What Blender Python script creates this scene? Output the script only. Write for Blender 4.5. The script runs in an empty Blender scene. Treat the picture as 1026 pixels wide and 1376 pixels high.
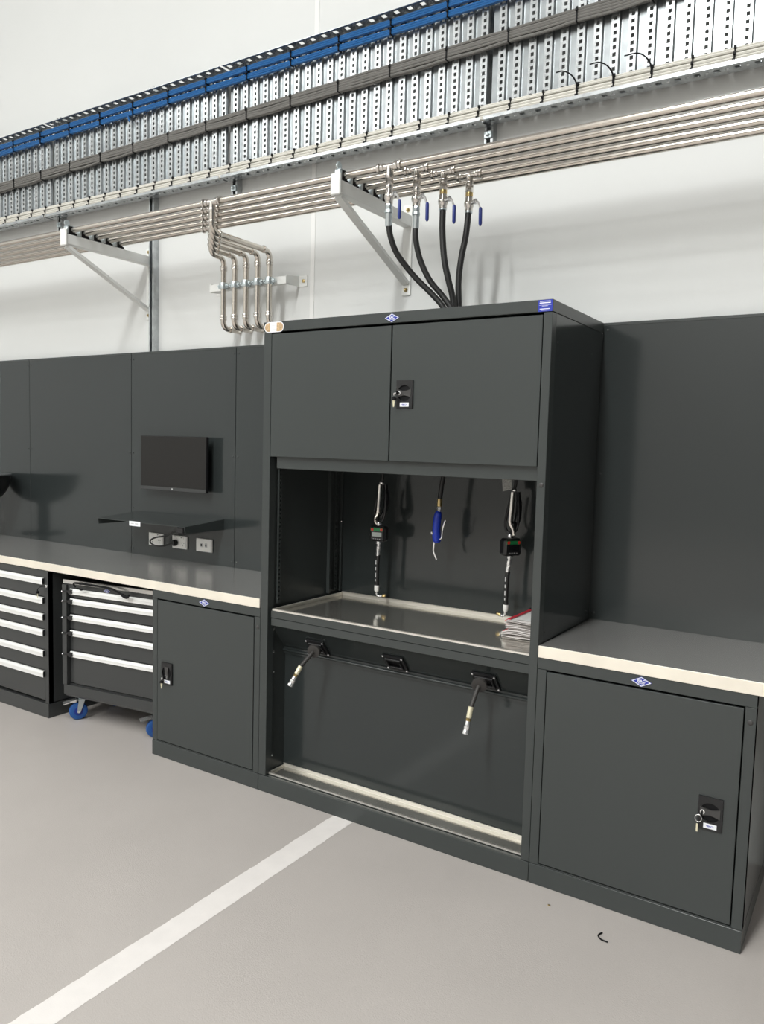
import bpy, bmesh, math, random
from mathutils import Vector, Matrix
random.seed(7)
S = bpy.context.scene
COL = S.collection

# ------------------------------------------------------------------ camera
CAM_LOC = Vector((2.3185, -2.6283, 1.5775)); YAW, PITCH, ROLL, FPX = -0.5704, -0.0835, 0.0265, 1053.43
_f = Vector((math.sin(YAW)*math.cos(PITCH), math.cos(YAW)*math.cos(PITCH), math.sin(PITCH)))
_r = Vector((math.cos(YAW), -math.sin(YAW), 0)); _u = _r.cross(_f)
_r2 = math.cos(ROLL)*_r + math.sin(ROLL)*_u; _u2 = -math.sin(ROLL)*_r + math.cos(ROLL)*_u
cd = bpy.data.cameras.new('camera'); cam = bpy.data.objects.new('camera', cd); COL.objects.link(cam)
cam.matrix_world = Matrix(((_r2.x, _u2.x, -_f.x, CAM_LOC.x), (_r2.y, _u2.y, -_f.y, CAM_LOC.y), (_r2.z, _u2.z, -_f.z, CAM_LOC.z), (0, 0, 0, 1)))
cd.sensor_fit = 'VERTICAL'; cd.sensor_height = 24; cd.lens = 24*FPX/1376; cd.clip_start = .05; cd.clip_end = 60
S.camera = cam
# ------------------------------------------------------------------ world, lights, exposure
w = bpy.data.worlds.new('world'); S.world = w; w.use_nodes = True
bg = w.node_tree.nodes['Background']; bg.inputs[0].default_value = (.98, 1, 1, 1); bg.inputs[1].default_value = .05
def lamp(loc, size, power, color=(.985, 1, .985)):
    l = bpy.data.lights.new('high_bay_light', 'AREA'); l.shape = 'RECTANGLE'; l.size = size; l.size_y = 2.0; l.energy = power; l.color = color
    o = bpy.data.objects.new('high_bay_light', l); COL.objects.link(o); o.location = loc
    return o
for lx, kx in ((-7.4, .40), (-4.9, .50), (.9, 2.1)):
    for ly, pw in ((-3.4, 60), (-5.6, 115), (-7.8, 155), (-10.0, 180)):
        lamp((lx, ly, 7.2), .5, pw*kx)
S.view_settings.view_transform = 'Standard'; S.view_settings.look = 'None'
S.view_settings.exposure = 0.0; S.view_settings.gamma = 1.0; S.view_settings.use_curve_mapping = False

# ------------------------------------------------------------------ materials
def mat(name, col, rough=.5, metal=0, spec=.5, noise=None, bump=None, coat=0, aniso=None, emit=None):
    m = bpy.data.materials.new(name); m.use_nodes = True; nt = m.node_tree; b = nt.nodes['Principled BSDF']
    b.inputs['Base Color'].default_value = (*col, 1); b.inputs['Roughness'].default_value = rough
    b.inputs['Metallic'].default_value = metal; b.inputs['Specular IOR Level'].default_value = spec
    b.inputs['Coat Weight'].default_value = coat
    if noise or bump or aniso: tc = nt.nodes.new('ShaderNodeTexCoord')
    if noise:   # (scale, amount): gentle colour variation
        n = nt.nodes.new('ShaderNodeTexNoise'); n.inputs['Scale'].default_value = noise[0]; n.inputs['Detail'].default_value = 5
        nt.links.new(tc.outputs['Object'], n.inputs['Vector'])
        r = nt.nodes.new('ShaderNodeMapRange'); r.inputs['From Min'].default_value = .3; r.inputs['From Max'].default_value = .7
        r.inputs['To Min'].default_value = 1-noise[1]; r.inputs['To Max'].default_value = 1+noise[1]
        nt.links.new(n.outputs['Fac'], r.inputs['Value'])
        mx = nt.nodes.new('ShaderNodeVectorMath'); mx.operation = 'SCALE'; mx.inputs[0].default_value = col
        nt.links.new(r.outputs[0], mx.inputs['Scale']); nt.links.new(mx.outputs[0], b.inputs['Base Color'])
    if bump:    # (scale, strength, distance)
        n = nt.nodes.new('ShaderNodeTexNoise'); n.inputs['Scale'].default_value = bump[0]; n.inputs['Detail'].default_value = 3
        nt.links.new(tc.outputs['Object'], n.inputs['Vector'])
        bp = nt.nodes.new('ShaderNodeBump'); bp.inputs['Strength'].default_value = bump[1]; bp.inputs['Distance'].default_value = bump[2]
        nt.links.new(n.outputs['Fac'], bp.inputs['Height']); nt.links.new(bp.outputs[0], b.inputs['Normal'])
    if aniso:   # brushed grain: stretched noise in roughness; aniso = (mapping scale, low, high)
        mp = nt.nodes.new('ShaderNodeMapping'); mp.inputs['Scale'].default_value = aniso[0]
        n = nt.nodes.new('ShaderNodeTexNoise'); n.inputs['Scale'].default_value = 1; n.inputs['Detail'].default_value = 4
        nt.links.new(tc.outputs['Object'], mp.inputs['Vector']); nt.links.new(mp.outputs[0], n.inputs['Vector'])
        r = nt.nodes.new('ShaderNodeMapRange'); r.inputs['To Min'].default_value = aniso[1]; r.inputs['To Max'].default_value = aniso[2]
        nt.links.new(n.outputs['Fac'], r.inputs['Value']); nt.links.new(r.outputs[0], b.inputs['Roughness'])
    if emit: b.inputs['Emission Color'].default_value = (*col, 1); b.inputs['Emission Strength'].default_value = emit
    return m
M = dict(
    wall=mat('white_wall_paint', (.68, .69, .68), .55, noise=(1.2, .02), bump=(60, .06, .002)),
    seam=mat('wall_joint_strip', (.78, .78, .765), .5),
    room=mat('far_room_paint', (.56, .55, .53), .7),
    roomd=mat('unlit_room_wall', (.16, .17, .18), .7),  # darkness of the unlit right end, put into the wall colour
    ceiling=mat('ceiling_paint', (.42, .42, .42), .8),
    floor=mat('grey_epoxy_floor', (.475, .438, .412), .42, noise=(2.2, .03), bump=(210, .5, .0016)),
    line=mat('white_line_paint', (.80, .76, .73), .5, noise=(14, .03), bump=(230, .2, .001)),
    paint=mat('charcoal_powder_coat', (.040, .046, .045), .27, spec=.5),
    panel=mat('charcoal_panel_coat', (.027, .032, .032), .14, spec=.5),
    trolley=mat('charcoal_trolley_coat', (.040, .042, .042), .33),
    black=mat('black_plastic', (.008, .008, .009), .35),
    dgrey=mat('grey_cap_highlit_handle', (.045, .043, .042), .4),
    blackm=mat('black_matte', (.005, .005, .006), .6, spec=.2),
    rubber=mat('black_rubber', (.012, .012, .012), .5),
    ruberg=mat('grey_rubber', (.035, .032, .03), .55),
    steel=mat('brushed_stainless', (.62, .61, .59), .25, .74, aniso=((3, 260, 260), .2, .26)),
    edge=mat('lit_stainless_edge', (.90, .84, .73), .42, .35, noise=(9, .05)),  # same steel as the slab; reflected floor and room light put into its colour
    rim=mat('lit_stainless_rim', (.78, .75, .69), .38, .7),  # lighter copy of the tray steel, with the light on the lips painted in
    steely=mat('tray_stainless', (.58, .56, .51), .22, .86, aniso=((4, 140, 140), .09, .14)),
    pipe=mat('stainless_pipe', (.62, .575, .52), .22, 1),
    fit=mat('bright_fitting', (.68, .65, .61), .16, 1),
    galv=mat('galvanised_sheet', (.50, .52, .53), .27, .9, noise=(24, .2)),
    galvs=mat('galvanised_shaded', (.31, .33, .34), .33, .85, noise=(20, .12)),  # same sheet as the ribs; shade between them put into a darker colour
    zinc=mat('zinc_plated', (.58, .64, .66), .3, .9),
    alu=mat('white_aluminium', (.84, .84, .82), .33, .15),
    chrome=mat('chrome', (.86, .86, .86), .18, .85),
    brass=mat('brass', (.62, .47, .22), .3, 1),
    gold=mat('yellow_zinc', (.84, .79, .58), .3, .5),
    whitep=mat('white_plastic', (.80, .79, .76), .35),
    whiter=mat('white_bracket_coat', (.80, .81, .79), .4),
    blue=mat('blue_badge', (.012, .03, .36), .35),
    wheel=mat('blue_wheel', (.015, .085, .30), .45),
    hub=mat('blue_hub', (.01, .03, .24), .4),
    cblue=mat('blue_cable', (.012, .115, .33), .4),
    cgrey=mat('grey_cable', (.17, .165, .155), .5),
    cwhite=mat('white_cable', (.72, .70, .64), .45),
    white=mat('white_print', (.85, .86, .9), .5),
    tan=mat('tan_print', (.52, .36, .20), .5, noise=(120, .35)),
    grayp=mat('pale_grey_print', (.55, .55, .55), .5),
    vblue=mat('blue_lever_sleeve', (.015, .03, .19), .4),
    gblue=mat('blue_gun_grip', (.008, .035, .40), .4),
    green=mat('green_face', (.01, .17, .05), .4),
    red=mat('red_plastic', (.5, .02, .02), .4),
    redz=mat('red_zip', (.55, .02, .04), .4),
    lcd=mat('grey_display', (.33, .36, .34), .2),
    screen=mat('monitor_glass', (.020, .019, .018), .5, spec=.2),
    bag=mat('clear_plastic_bag', (.78, .74, .72), .3, noise=(30, .08)),
    paper=mat('pale_paper', (.7, .7, .68), .6),
    tag=mat('grey_tag', (.3, .3, .28), .4, noise=(300, .5)),
)
# ------------------------------------------------------------------ geometry helpers
OFF = {}
class MB:
    def __init__(s): s.bm = bmesh.new(); s.smooth = False
    def hull(s, pts):
        vs = [s.bm.verts.new(p) for p in pts]
        bmesh.ops.convex_hull(s.bm, input=vs); return s
    def box(s, x0, x1, y0, y1, z0, z1, c=0):
        if c:
            c = min(c, .49*(x1-x0), .49*(y1-y0), .49*(z1-z0)); P = []
            for x, dx in ((x0, c), (x1, -c)):
                for y, dy in ((y0, c), (y1, -c)):
                    for z, dz in ((z0, c), (z1, -c)):
                        P += [(x, y+dy, z+dz), (x+dx, y, z+dz), (x+dx, y+dy, z)]
            return s.hull(P)
        v = [s.bm.verts.new((x, y, z)) for x in (x0, x1) for y in (y0, y1) for z in (z0, z1)]
        for f in ((0, 1, 3, 2), (4, 6, 7, 5), (0, 4, 5, 1), (2, 3, 7, 6), (0, 2, 6, 4), (1, 5, 7, 3)): s.bm.faces.new([v[i] for i in f])
        return s
    def faces(s, verts, faces):
        v = [s.bm.verts.new(p) for p in verts]
        for f in faces: s.bm.faces.new([v[i] for i in f])
        return s
    def tube(s, path, r, n=10, caps=True):
        path = [Vector(p) for p in path]; s.smooth = True
        R = r if isinstance(r, (list, tuple)) else [r]*len(path)
        t0 = (path[1]-path[0]).normalized(); a = Vector((0, 0, 1)) if abs(t0.z) < .9 else Vector((1, 0, 0))
        nrm = t0.cross(a).normalized(); rings = []; pt = t0
        for i, p in enumerate(path):
            t = (path[min(i+1, len(path)-1)]-path[max(i-1, 0)]).normalized()
            q = pt.rotation_difference(t); nrm = q @ nrm; pt = t; b = t.cross(nrm)
            rings.append([s.bm.verts.new(p+R[i]*(math.cos(2*math.pi*k/n)*nrm+math.sin(2*math.pi*k/n)*b)) for k in range(n)])
        for A, B in zip(rings, rings[1:]):
            for k in range(n): s.bm.faces.new((A[k], A[(k+1) % n], B[(k+1) % n], B[k]))
        if caps: s.bm.faces.new(rings[0][::-1]); s.bm.faces.new(rings[-1])
        return s
    def lathe(s, prof, o, axis, n=16):   # prof = [(radius, height along axis)]
        ax = Vector(axis).normalized(); o = Vector(o); s.smooth = True
        a = Vector((0, 0, 1)) if abs(ax.z) < .9 else Vector((1, 0, 0)); e1 = ax.cross(a).normalized(); e2 = ax.cross(e1); rings = []
        for r, h in prof:
            r = max(r, 1e-5)
            rings.append([s.bm.verts.new(o+ax*h+r*(math.cos(2*math.pi*k/n)*e1+math.sin(2*math.pi*k/n)*e2)) for k in range(n)])
        for A, B in zip(rings, rings[1:]):
            for k in range(n): s.bm.faces.new((A[k], A[(k+1) % n], B[(k+1) % n], B[k]))
        s.bm.faces.new(rings[0][::-1]); s.bm.faces.new(rings[-1]); return s
    def cyl(s, a, b, r, n=12): return s.tube([a, b], r, n)
    def ring(s, c, axis, r, wd, ro=None):  # raised bead round a pipe
        ro = ro or r*1.22; h = wd/2
        return s.lathe([(r*.9, -h), (ro*.96, -h), (ro, -h*.5), (ro, h*.5), (ro*.96, h), (r*.9, h)], c, axis, 12)
    def beam(s, a, b, wd, ht, side=(1, 0, 0)):
        a, b, sd = Vector(a), Vector(b), Vector(side).normalized(); t = (b-a).normalized(); up = t.cross(sd).normalized()
        return s.hull([p+i*sd*wd/2+j*up*ht/2 for p in (a, b) for i in (-1, 1) for j in (-1, 1)])
    def mesh(s, name, off=Vector()):
        bmesh.ops.recalc_face_normals(s.bm, faces=s.bm.faces)
        for v in s.bm.verts: v.co -= off
        me = bpy.data.meshes.new(name); s.bm.to_mesh(me); s.bm.free()
        if s.smooth:
            me.polygons.foreach_set('use_smooth', [True]*len(me.polygons)); me.set_sharp_from_angle(angle=math.radians(38))
        return me
    def build(s, name, m, parent=None, label=None):
        off = OFF.get(parent, Vector()) if parent else Vector()
        me = s.mesh(name, off); me.materials.append(M[m]); return link(name, me, parent, label)
def link(name, me, parent=None, label=None, loc=None):
    o = bpy.data.objects.new(name, me); COL.objects.link(o)
    if parent: o.parent = parent; OFF[o] = OFF.get(parent, Vector())
    if label: o['label'] = label
    if loc is not None: o.location = loc
    return o
def tag(o, label, cat, group=None):
    o['label'] = label; o['category'] = cat
    if group: o['group'] = group
    return o
def thing(name, label, cat, loc, group=None, rz=None):
    o = bpy.data.objects.new(name, None); COL.objects.link(o); o.location = loc; o.empty_display_size = .05
    OFF[o] = Vector(loc)
    if rz is not None: o.rotation_euler.z = rz; OFF[o] = Vector()
    return tag(o, label, cat, group)
def single(mb, name, m, label, cat, base, group=None):
    b = Vector(base); me = mb.mesh(name, b); me.materials.append(M[m]); o = link(name, me, loc=b); return tag(o, label, cat, group)
def struct(mb, name, m):
    o = mb.build(name, m); o['kind'] = 'structure'; return o
def B(*a, **k): return MB().box(*a, **k)
def fillet(pts, r, seg=6):
    pts = [Vector(p) for p in pts]; out = [pts[0]]
    for a, b, c in zip(pts, pts[1:], pts[2:]):
        d1, d2 = (a-b).normalized(), (c-b).normalized(); ang = d1.angle(d2); k = min(r/math.tan(ang/2), .49*(a-b).length, .49*(c-b).length)
        rr = k*math.tan(ang/2); bis = (d1+d2).normalized(); ce = b+bis*(rr/math.sin(ang/2)); p1 = b+d1*k; p2 = b+d2*k
        v1, v2 = p1-ce, p2-ce; om = v1.angle(v2)
        for i in range(seg+1):
            t = i/seg; out.append(ce+(math.sin((1-t)*om)*v1+math.sin(t*om)*v2)/math.sin(om))
    return out+[pts[-1]]
def spline(pts, seg=6):
    P = [Vector(p) for p in pts]; P = [2*P[0]-P[1]]+P+[2*P[-1]-P[-2]]; out = []
    for i in range(1, len(P)-2):
        for j in range(seg):
            t = j/seg; a, b, c, d = P[i-1:i+3]
            out.append(.5*((2*b)+(c-a)*t+(2*a-5*b+4*c-d)*t*t+(3*b-a-3*c+d)*t**3))
    return out+[P[-2]]
def text(name, s, size, c, m, parent, depth=.0004):   # lettering that faces -y, centred at c
    cu = bpy.data.curves.new('t', 'FONT'); cu.body = s; cu.size = size; cu.align_x = 'CENTER'; cu.align_y = 'CENTER'; cu.extrude = depth; cu.offset = size*.018
    cu.resolution_u = 3
    t = bpy.data.objects.new('t', cu); COL.objects.link(t); dg = bpy.context.evaluated_depsgraph_get(); dg.update()
    me = bpy.data.meshes.new_from_object(t.evaluated_get(dg)); bpy.data.objects.remove(t); me.name = name
    c = Vector(c)-OFF.get(parent, Vector()); me.transform(Matrix.Translation(c) @ Matrix.Rotation(math.pi/2, 4, 'X')); me.materials.clear(); me.materials.append(M[m])
    return link(name, me, parent)
def badge(parent, x, z, y, w_=.068, h=.034):
    d = MB().hull([(x+i*w_/2, y-j*.0015, z) for i in (-1, 1) for j in (0, 1)]+[(x, y-j*.0015, z+i*h/2) for i in (-1, 1) for j in (0, 1)]).build('badge', 'blue', parent, 'blue diamond badge with white lettering')
    q = MB()
    for k in (.93, .80):
        q.bm.verts.ensure_lookup_table()
    a, b = .94, .80; P = [(x-w_/2*a, z), (x, z-h/2*a), (x+w_/2*a, z), (x, z+h/2*a)]; I = [(x-w_/2*b, z), (x, z-h/2*b), (x+w_/2*b, z), (x, z+h/2*b)]
    for i in range(4):
        j = (i+1) % 4; q.hull([(p[0], yy, p[1]) for p in (P[i], P[j], I[i], I[j]) for yy in (y-.0013, y-.0021)])
    q.build('badge_border', 'white', d)
    text('lettering', 'BAC', h*.40, (x, y-.002, z+h*.05), 'white', d)
    text('lettering', 'SYSTEMS', h*.16, (x, y-.002, z-h*.17), 'white', d)
def disc_plate(mb, x0, x1, z0, z1, y0, y1, cx, cz, r, n=24):   # rectangular plate with a round hole
    ang = [2*math.pi*k/n for k in range(n)]
    def edge(a):
        dx, dz = math.cos(a), math.sin(a); t = min((((x1 if dx > 0 else x0)-cx)/dx) if abs(dx) > 1e-6 else 9, (((z1 if dz > 0 else z0)-cz)/dz) if abs(dz) > 1e-6 else 9)
        return cx+dx*t, cz+dz*t
    for a, b in zip(ang, ang[1:]+[ang[0]+2*math.pi]):
        o1, o2 = edge(a), edge(b); i1 = (cx+r*math.cos(a), cz+r*math.sin(a)); i2 = (cx+r*math.cos(b), cz+r*math.sin(b))
        for y in (y0, y1): mb.faces([(p[0], y, p[1]) for p in (o1, o2, i2, i1)], [(0, 1, 2, 3)])
        mb.faces([(i1[0], y0, i1[1]), (i2[0], y0, i2[1]), (i2[0], y1, i2[1]), (i1[0], y1, i1[1])], [(0, 1, 2, 3)])
    # outer rim and corners
    mb.hull([(x, y, z) for x in (x0-.001, x0+.001) for y in (y0+.0005, y1) for z in (z0, z1)]); mb.hull([(x, y, z) for x in (x1-.001, x1+.001) for y in (y0+.0005, y1) for z in (z0, z1)])
    mb.hull([(x, y, z) for x in (x0, x1) for y in (y0+.0005, y1) for z in (z0-.001, z0+.001)]); mb.hull([(x, y, z) for x in (x0, x1) for y in (y0+.0005, y1) for z in (z1-.001, z1+.001)])
    for cxx, czz in ((x0, z0), (x1, z0), (x0, z1), (x1, z1)):   # corner wedges the fan leaves out
        a = math.atan2(czz-cz, cxx-cx) % (2*math.pi); k = int(a/(2*math.pi/n)); e1, e2 = edge(2*math.pi*k/n), edge(2*math.pi*(k+1)/n)
        mb.hull([(p[0], y, p[1]) for p in (e1, e2, (cxx, czz)) for y in (y0, y1)])
    return mb
def lock(door, cx, cz, y, vertical=False, key=(0, 0), ring=False):
    x0, x1, z0, z1 = cx-.036, cx+.036, cz-.053, cz+.053; r = .031; hz = cz+.004
    L = disc_plate(MB(), x0, x1, z0, z1, y-.007, y, cx, hz, r).build('lock_plate', 'black', door, 'black recessed swing-handle lock plate')
    MB().lathe([(r, -.0005), (r, .0012)], (cx, y, hz), (0, -1, 0), 24).build('lock_recess', 'blackm', L)
    q = MB(); N = 10
    P = []
    for i in range(N+1):
        t = -1+2*i/N; P.append((t*r*.97, (.0085+.0075*abs(t)**1.6)))
    for (a, ha), (b, hb) in zip(P, P[1:]):
        if vertical: q.hull([(cx+s*h, yy, hz+t) for t, h in ((a, ha), (b, hb)) for s in (-1, 1) for yy in (y-.0085, y-.001)])
        else: q.hull([(cx+t, yy, hz+s*h) for t, h in ((a, ha), (b, hb)) for s in (-1, 1) for yy in (y-.0085, y-.001)])
    q.build('turn_handle', 'dgrey', L)  # handle is black; its grey highlights are put into the colour
    kx, kz = (cx, hz-.021) if vertical else (cx-.022, hz)
    MB().lathe([(.0075, .007), (.0075, .012), (.006, .0125)], (kx, y, kz), (0, -1, 0), 14).build('lock_cylinder', 'chrome', L)
    k = MB(); k.box(kx-.0015, kx+.0015, y-.03, y-.012, kz-.006, kz+.006); k.build('key', 'blackm', L)
    ax, az = kx-.012, kz-.010
    if ring:
        MB().tube([(ax+.010*math.cos(a)+.003, y-.026, az-.008+.012*math.sin(a)) for a in [2*math.pi*i/14 for i in range(15)]], .0012, 6).build('key_ring', 'chrome', L)
        MB().box(ax-.002, ax+.003, y-.028, y-.026, az-.052, az-.026).build('key_blade', 'gold', L)
    else:
        MB().tube([(kx, y-.028, kz), (ax, y-.028, kz-.002), (ax, y-.027, az)], .0022, 6).build('key_loop', 'chrome', L)
        MB().lathe([(.003, 0), (.010, .006), (.0105, .012), (.005, .014)], (ax, y-.027, az-.004), (0, 0, -1), 12).build('key_bow', 'blackm', L)
        MB().hull([(ax+i*wd, yy, zz) for zz, wd in ((az-.018, .0055), (az-.03, .004), (az-.044, .002)) for i in (-1, 1) for yy in (y-.0285, y-.0255)]).build('key_blade', 'gold', L)
    tx = cx+.002 if not vertical else cx+.006
    t = B(tx-.020, tx+.020, y-.0085, y-.007, cz-.048, cz-.032, c=.0004).build('lock_tag', 'white', L)
    text('lettering', '<BAC>', .0075, (tx, y-.0087, cz-.040), 'blue', t)
def capscrew(parent, x, z, y=-.001):
    MB().lathe([(.0085, 0), (.0085, .0015), (.006, .003), (.002, .0032)], (x, y, z), (0, -1, 0), 12).build('cap_screw', 'dgrey', parent)

D, YW, H, W, WT, WB = .5705, .63, 2.1, 1.3115, .883, .841
# ------------------------------------------------------------------ the room
struct(B(-9.5, 9, -11, YW+.2, -.1, 0), 'floor', 'floor')
struct(B(-9.5, 9, YW, YW+.2, 0, 7.6), 'wall_back', 'wall')
struct(B(-9.7, -9.5, -11, YW+.2, -.1, 7.6), 'wall_left', 'wall')
struct(B(9, 9.2, -11, YW+.2, -.1, 7.6), 'wall_right', 'roomd')
struct(B(-9.7, 9.2, -11.2, -11, -.1, 7.6), 'wall_front', 'room')
struct(B(-9.7, 9.2, -11.2, YW+.2, 7.6, 7.7), 'ceiling', 'ceiling')
struct(B(-.249, -.221, YW-.0025, YW, 2.0, 7.6, c=.001), 'trim_1', 'seam')
def floor_line():
    q = MB(); ys = [-3.2+i*.02 for i in range(160)]; ys = [y for y in ys if y < -.004]+[-.002]
    L = [.428+random.uniform(-.0022, .0022) for _ in ys]; R_ = [.530+random.uniform(-.0015, .0015) for _ in ys]
    V = [(a, y, .0007) for a, y in zip(L, ys)]+[(b, y, .0007) for b, y in zip(R_, ys)]; n = len(ys)
    q.faces(V, [(i, n+i, n+i+1, i+1) for i in range(n-1)])
    q.box(.4325, .5275, -3.19, -.003, 0, .0006)
    return q
single(floor_line(), 'floor_line', 'line', 'white painted line running across the grey floor to the tall cabinet', 'floor marking', (.48, -1.6, 0))
# ------------------------------------------------------------------ wall panels behind the benches
def back_panel(x0, x1, label, screws, zt=2.0985):
    g = 'charcoal steel panels along the wall'
    t = thing('backing_panel', label, 'panel', ((x0+x1)/2, D, WT), g)
    B(x0+.0012, x1-.0012, D, D+.028, WT-.02, zt, c=.0015).build('sheet', 'panel', t)
    B(x0+.0012, x1-.0012, D-.0012, D+.028, zt-.011, zt+.0008, c=.001).build('top_fold', 'paint', t)
    for x, z in screws: MB().lathe([(.0055, 0), (.0052, .002), (.003, .0034)], (x, D, z), (0, -1, 0), 10).build('screw', 'paint', t)
Z3 = (2.06, 1.498, .915)
back_panel(-3.9, -2.586, 'charcoal wall panel at the left edge, mirroring a dark bowl shape', [(-2.603, z) for z in Z3])
back_panel(-2.586, -1.557, 'wide charcoal wall panel left of the monitor panel, above the drawers', [(-2.569, z) for z in Z3]+[(-1.574, z) for z in Z3])
back_panel(-1.557, -.702, 'charcoal wall panel that carries the monitor, shelf and outlets', [(-1.540, z) for z in Z3+(1.165,)]+[(-.719, z) for z in Z3])
back_panel(-.702, -.001, 'narrow charcoal wall panel between monitor panel and tall cabinet', [(-.685, z) for z in Z3])
back_panel(1.3072, 2.75, 'large charcoal wall panel right of the tall cabinet', [(1.328, z) for z in (2.07, 1.49, .91)])
# ------------------------------------------------------------------ base cabinets
def base_cabinet(name, label, x0, x1, badge_x, lock_x, lock_z, vertical, ring, cap_x):
    t = thing(name, label, 'cabinet', ((x0+x1)/2, .28, 0), 'single-door base cabinets')
    e = .0008; x0 += e; x1 -= e
    B(x0, x1, -.003, .56, 0, .0745, c=.001).build('plinth', 'paint', t)
    s = MB(); s.box(x0, x0+.003, .0, .56, .0755, WB-.001); s.box(x1-.003, x1, 0, .56, .0755, WB-.001); s.box(x0, x1, .556, .56, .0755, WB-.001); s.box(x0, x1, 0, .56, .0755, .079); s.box(x0, x1, 0, .56, WB-.004, WB-.001)
    s.build('carcass', 'paint', t)
    B(x0, x0+.0335, -.001, .03, .0765, .7985, c=.0008).build('post', 'paint', t); B(x1-.0325, x1, -.001, .03, .0765, .7985, c=.0008).build('post', 'paint', t)
    B(x0, x1, -.001, .03, .800, WB-.001, c=.0008).build('top_rail', 'paint', t)
    dx0, dx1, dz0, dz1 = x0+.0365, x1-.0365, .0835, .7925
    d = B(dx0, dx1, -.0022, .018, dz0, dz1, c=.0012).build('door', 'paint', t)
    lock(d, lock_x, lock_z, -.0022, vertical, ring=ring)
    badge(t, badge_x, .819, -.001)
    capscrew(t, cap_x, .752)
    return t
base_cabinet('base_cabinet', 'charcoal base cabinet with one door, left of the tall cabinet', -.707, 0, -.349, -.597, .434, True, False, -.014)
base_cabinet('base_cabinet', 'charcoal base cabinet with one door, right of the tall cabinet', W, 2.0297, 1.677, 1.915, .432, False, True, 2.0125)
def worktop(label, x0, x1):
    t = thing('worktop', label, 'worktop', ((x0+x1)/2, .28, WB), 'stainless worktops')
    B(x0, x1, .0, D-.0005, WB, WT, c=.0015).build('slab', 'steel', t)
    B(x0, x1, -.004, -.0002, WB, WT+.0004, c=.0012).build('front_fold', 'edge', t)
    return t
worktop('long stainless steel worktop under the monitor, left of the tall cabinet', -3.9, -.0045)
worktop('stainless steel worktop right of the tall cabinet', W+.002, 2.75)
# ------------------------------------------------------------------ fixed drawer cabinet at the left
def bar_handle(mb, x0, x1, z, y, h=.034, out=.014):   # folded aluminium grip strip, section in y-z
    S_ = [(y, z), (y-out*.55, z), (y-out, z-h*.35), (y-out, z-h*.55), (y-out*.9, z-h*.6), (y-out*.9, z-h), (y-out*.7, z-h), (y-out*.7, z-h*.5), (y-out*.4, z-h*.2), (y, z-h*.2)]
    n = len(S_); mb.faces([(x, a, b) for x in (x0, x1) for a, b in S_], [(i, (i+1) % n, n+(i+1) % n, n+i) for i in range(n)])
    for b0 in (0, n):   # end faces from quads
        mb.faces([((x0 if b0 == 0 else x1), a, b) for a, b in S_], [(0, 1, 8, 9), (1, 2, 7, 8), (2, 3, 4, 7), (4, 5, 6, 7)])
    return mb
def drawer_cabinet():
    x0, x1 = -2.268, -1.5585
    t = thing('drawer_cabinet', 'charcoal cabinet with six drawers and pale bar handles at the left edge', 'drawer cabinet', ((x0+x1)/2, .28, 0))
    B(x0, x1, -.004, .56, 0, .081, c=.001).build('plinth', 'trolley', t)
    s = MB(); s.box(x0, x0+.003, 0, .56, .082, WB-.001); s.box(x1-.003, x1, 0, .56, .082, WB-.001); s.box(x0, x1, .556, .56, .082, WB-.001); s.box(x0, x1, .03, .56, .083, .088); s.box(x0, x1, 0, .03, .800, WB-.001); s.box(x0, x1, 0, .56, WB-.004, WB-.001)
    s.build('carcass', 'trolley', t)
    B(x0, x0+.03, -.001, .03, .082, .80, c=.0008).build('post', 'trolley', t); B(x1-.03, x1, -.001, .03, .082, .80, c=.0008).build('post', 'trolley', t)
    tops = [.797, .688, .594, .504, .386, .268]; bots = tops[1:]+[.094]
    for zt, zb in zip(tops, bots):
        d = B(x0+.032, x1-.032, .0, .02, zb+.004, zt, c=.001).build('drawer', 'trolley', t)
        bar_handle(MB(), x0+.036, x1-.036, zt-.001, .0, .036).build('handle', 'alu', d)
        q = MB(); q.box(x1-.0358, x1-.033, -.013, .0, zt-.035, zt-.002, c=.0008); q.build('end_cap', 'black', d)
    MB().lathe([(.0085, 0), (.0085, .004), (.005, .006)], (x1-.012, -.001, .752), (0, -1, 0), 14).build('lock_cylinder', 'chrome', t)
    MB().tube([(x1-.014, -.008, .752), (x1-.03, -.03, .75), (x1-.05, -.03, .735)], .0018, 6).build('key_loop', 'blackm', t)
    MB().lathe([(.002, 0), (.003, .012), (.009, .018), (.009, .026), (.004, .028)], (x1-.052, -.03, .738), (0, 0, -1), 12).build('key_bow', 'blackm', t)
    MB().hull([(x1-.052+i*.003, -.03+j*.001, z) for i in (-1, 1) for j in (-1, 1) for z in (.71, .685)]).build('key_blade', 'gold', t)
drawer_cabinet()
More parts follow.
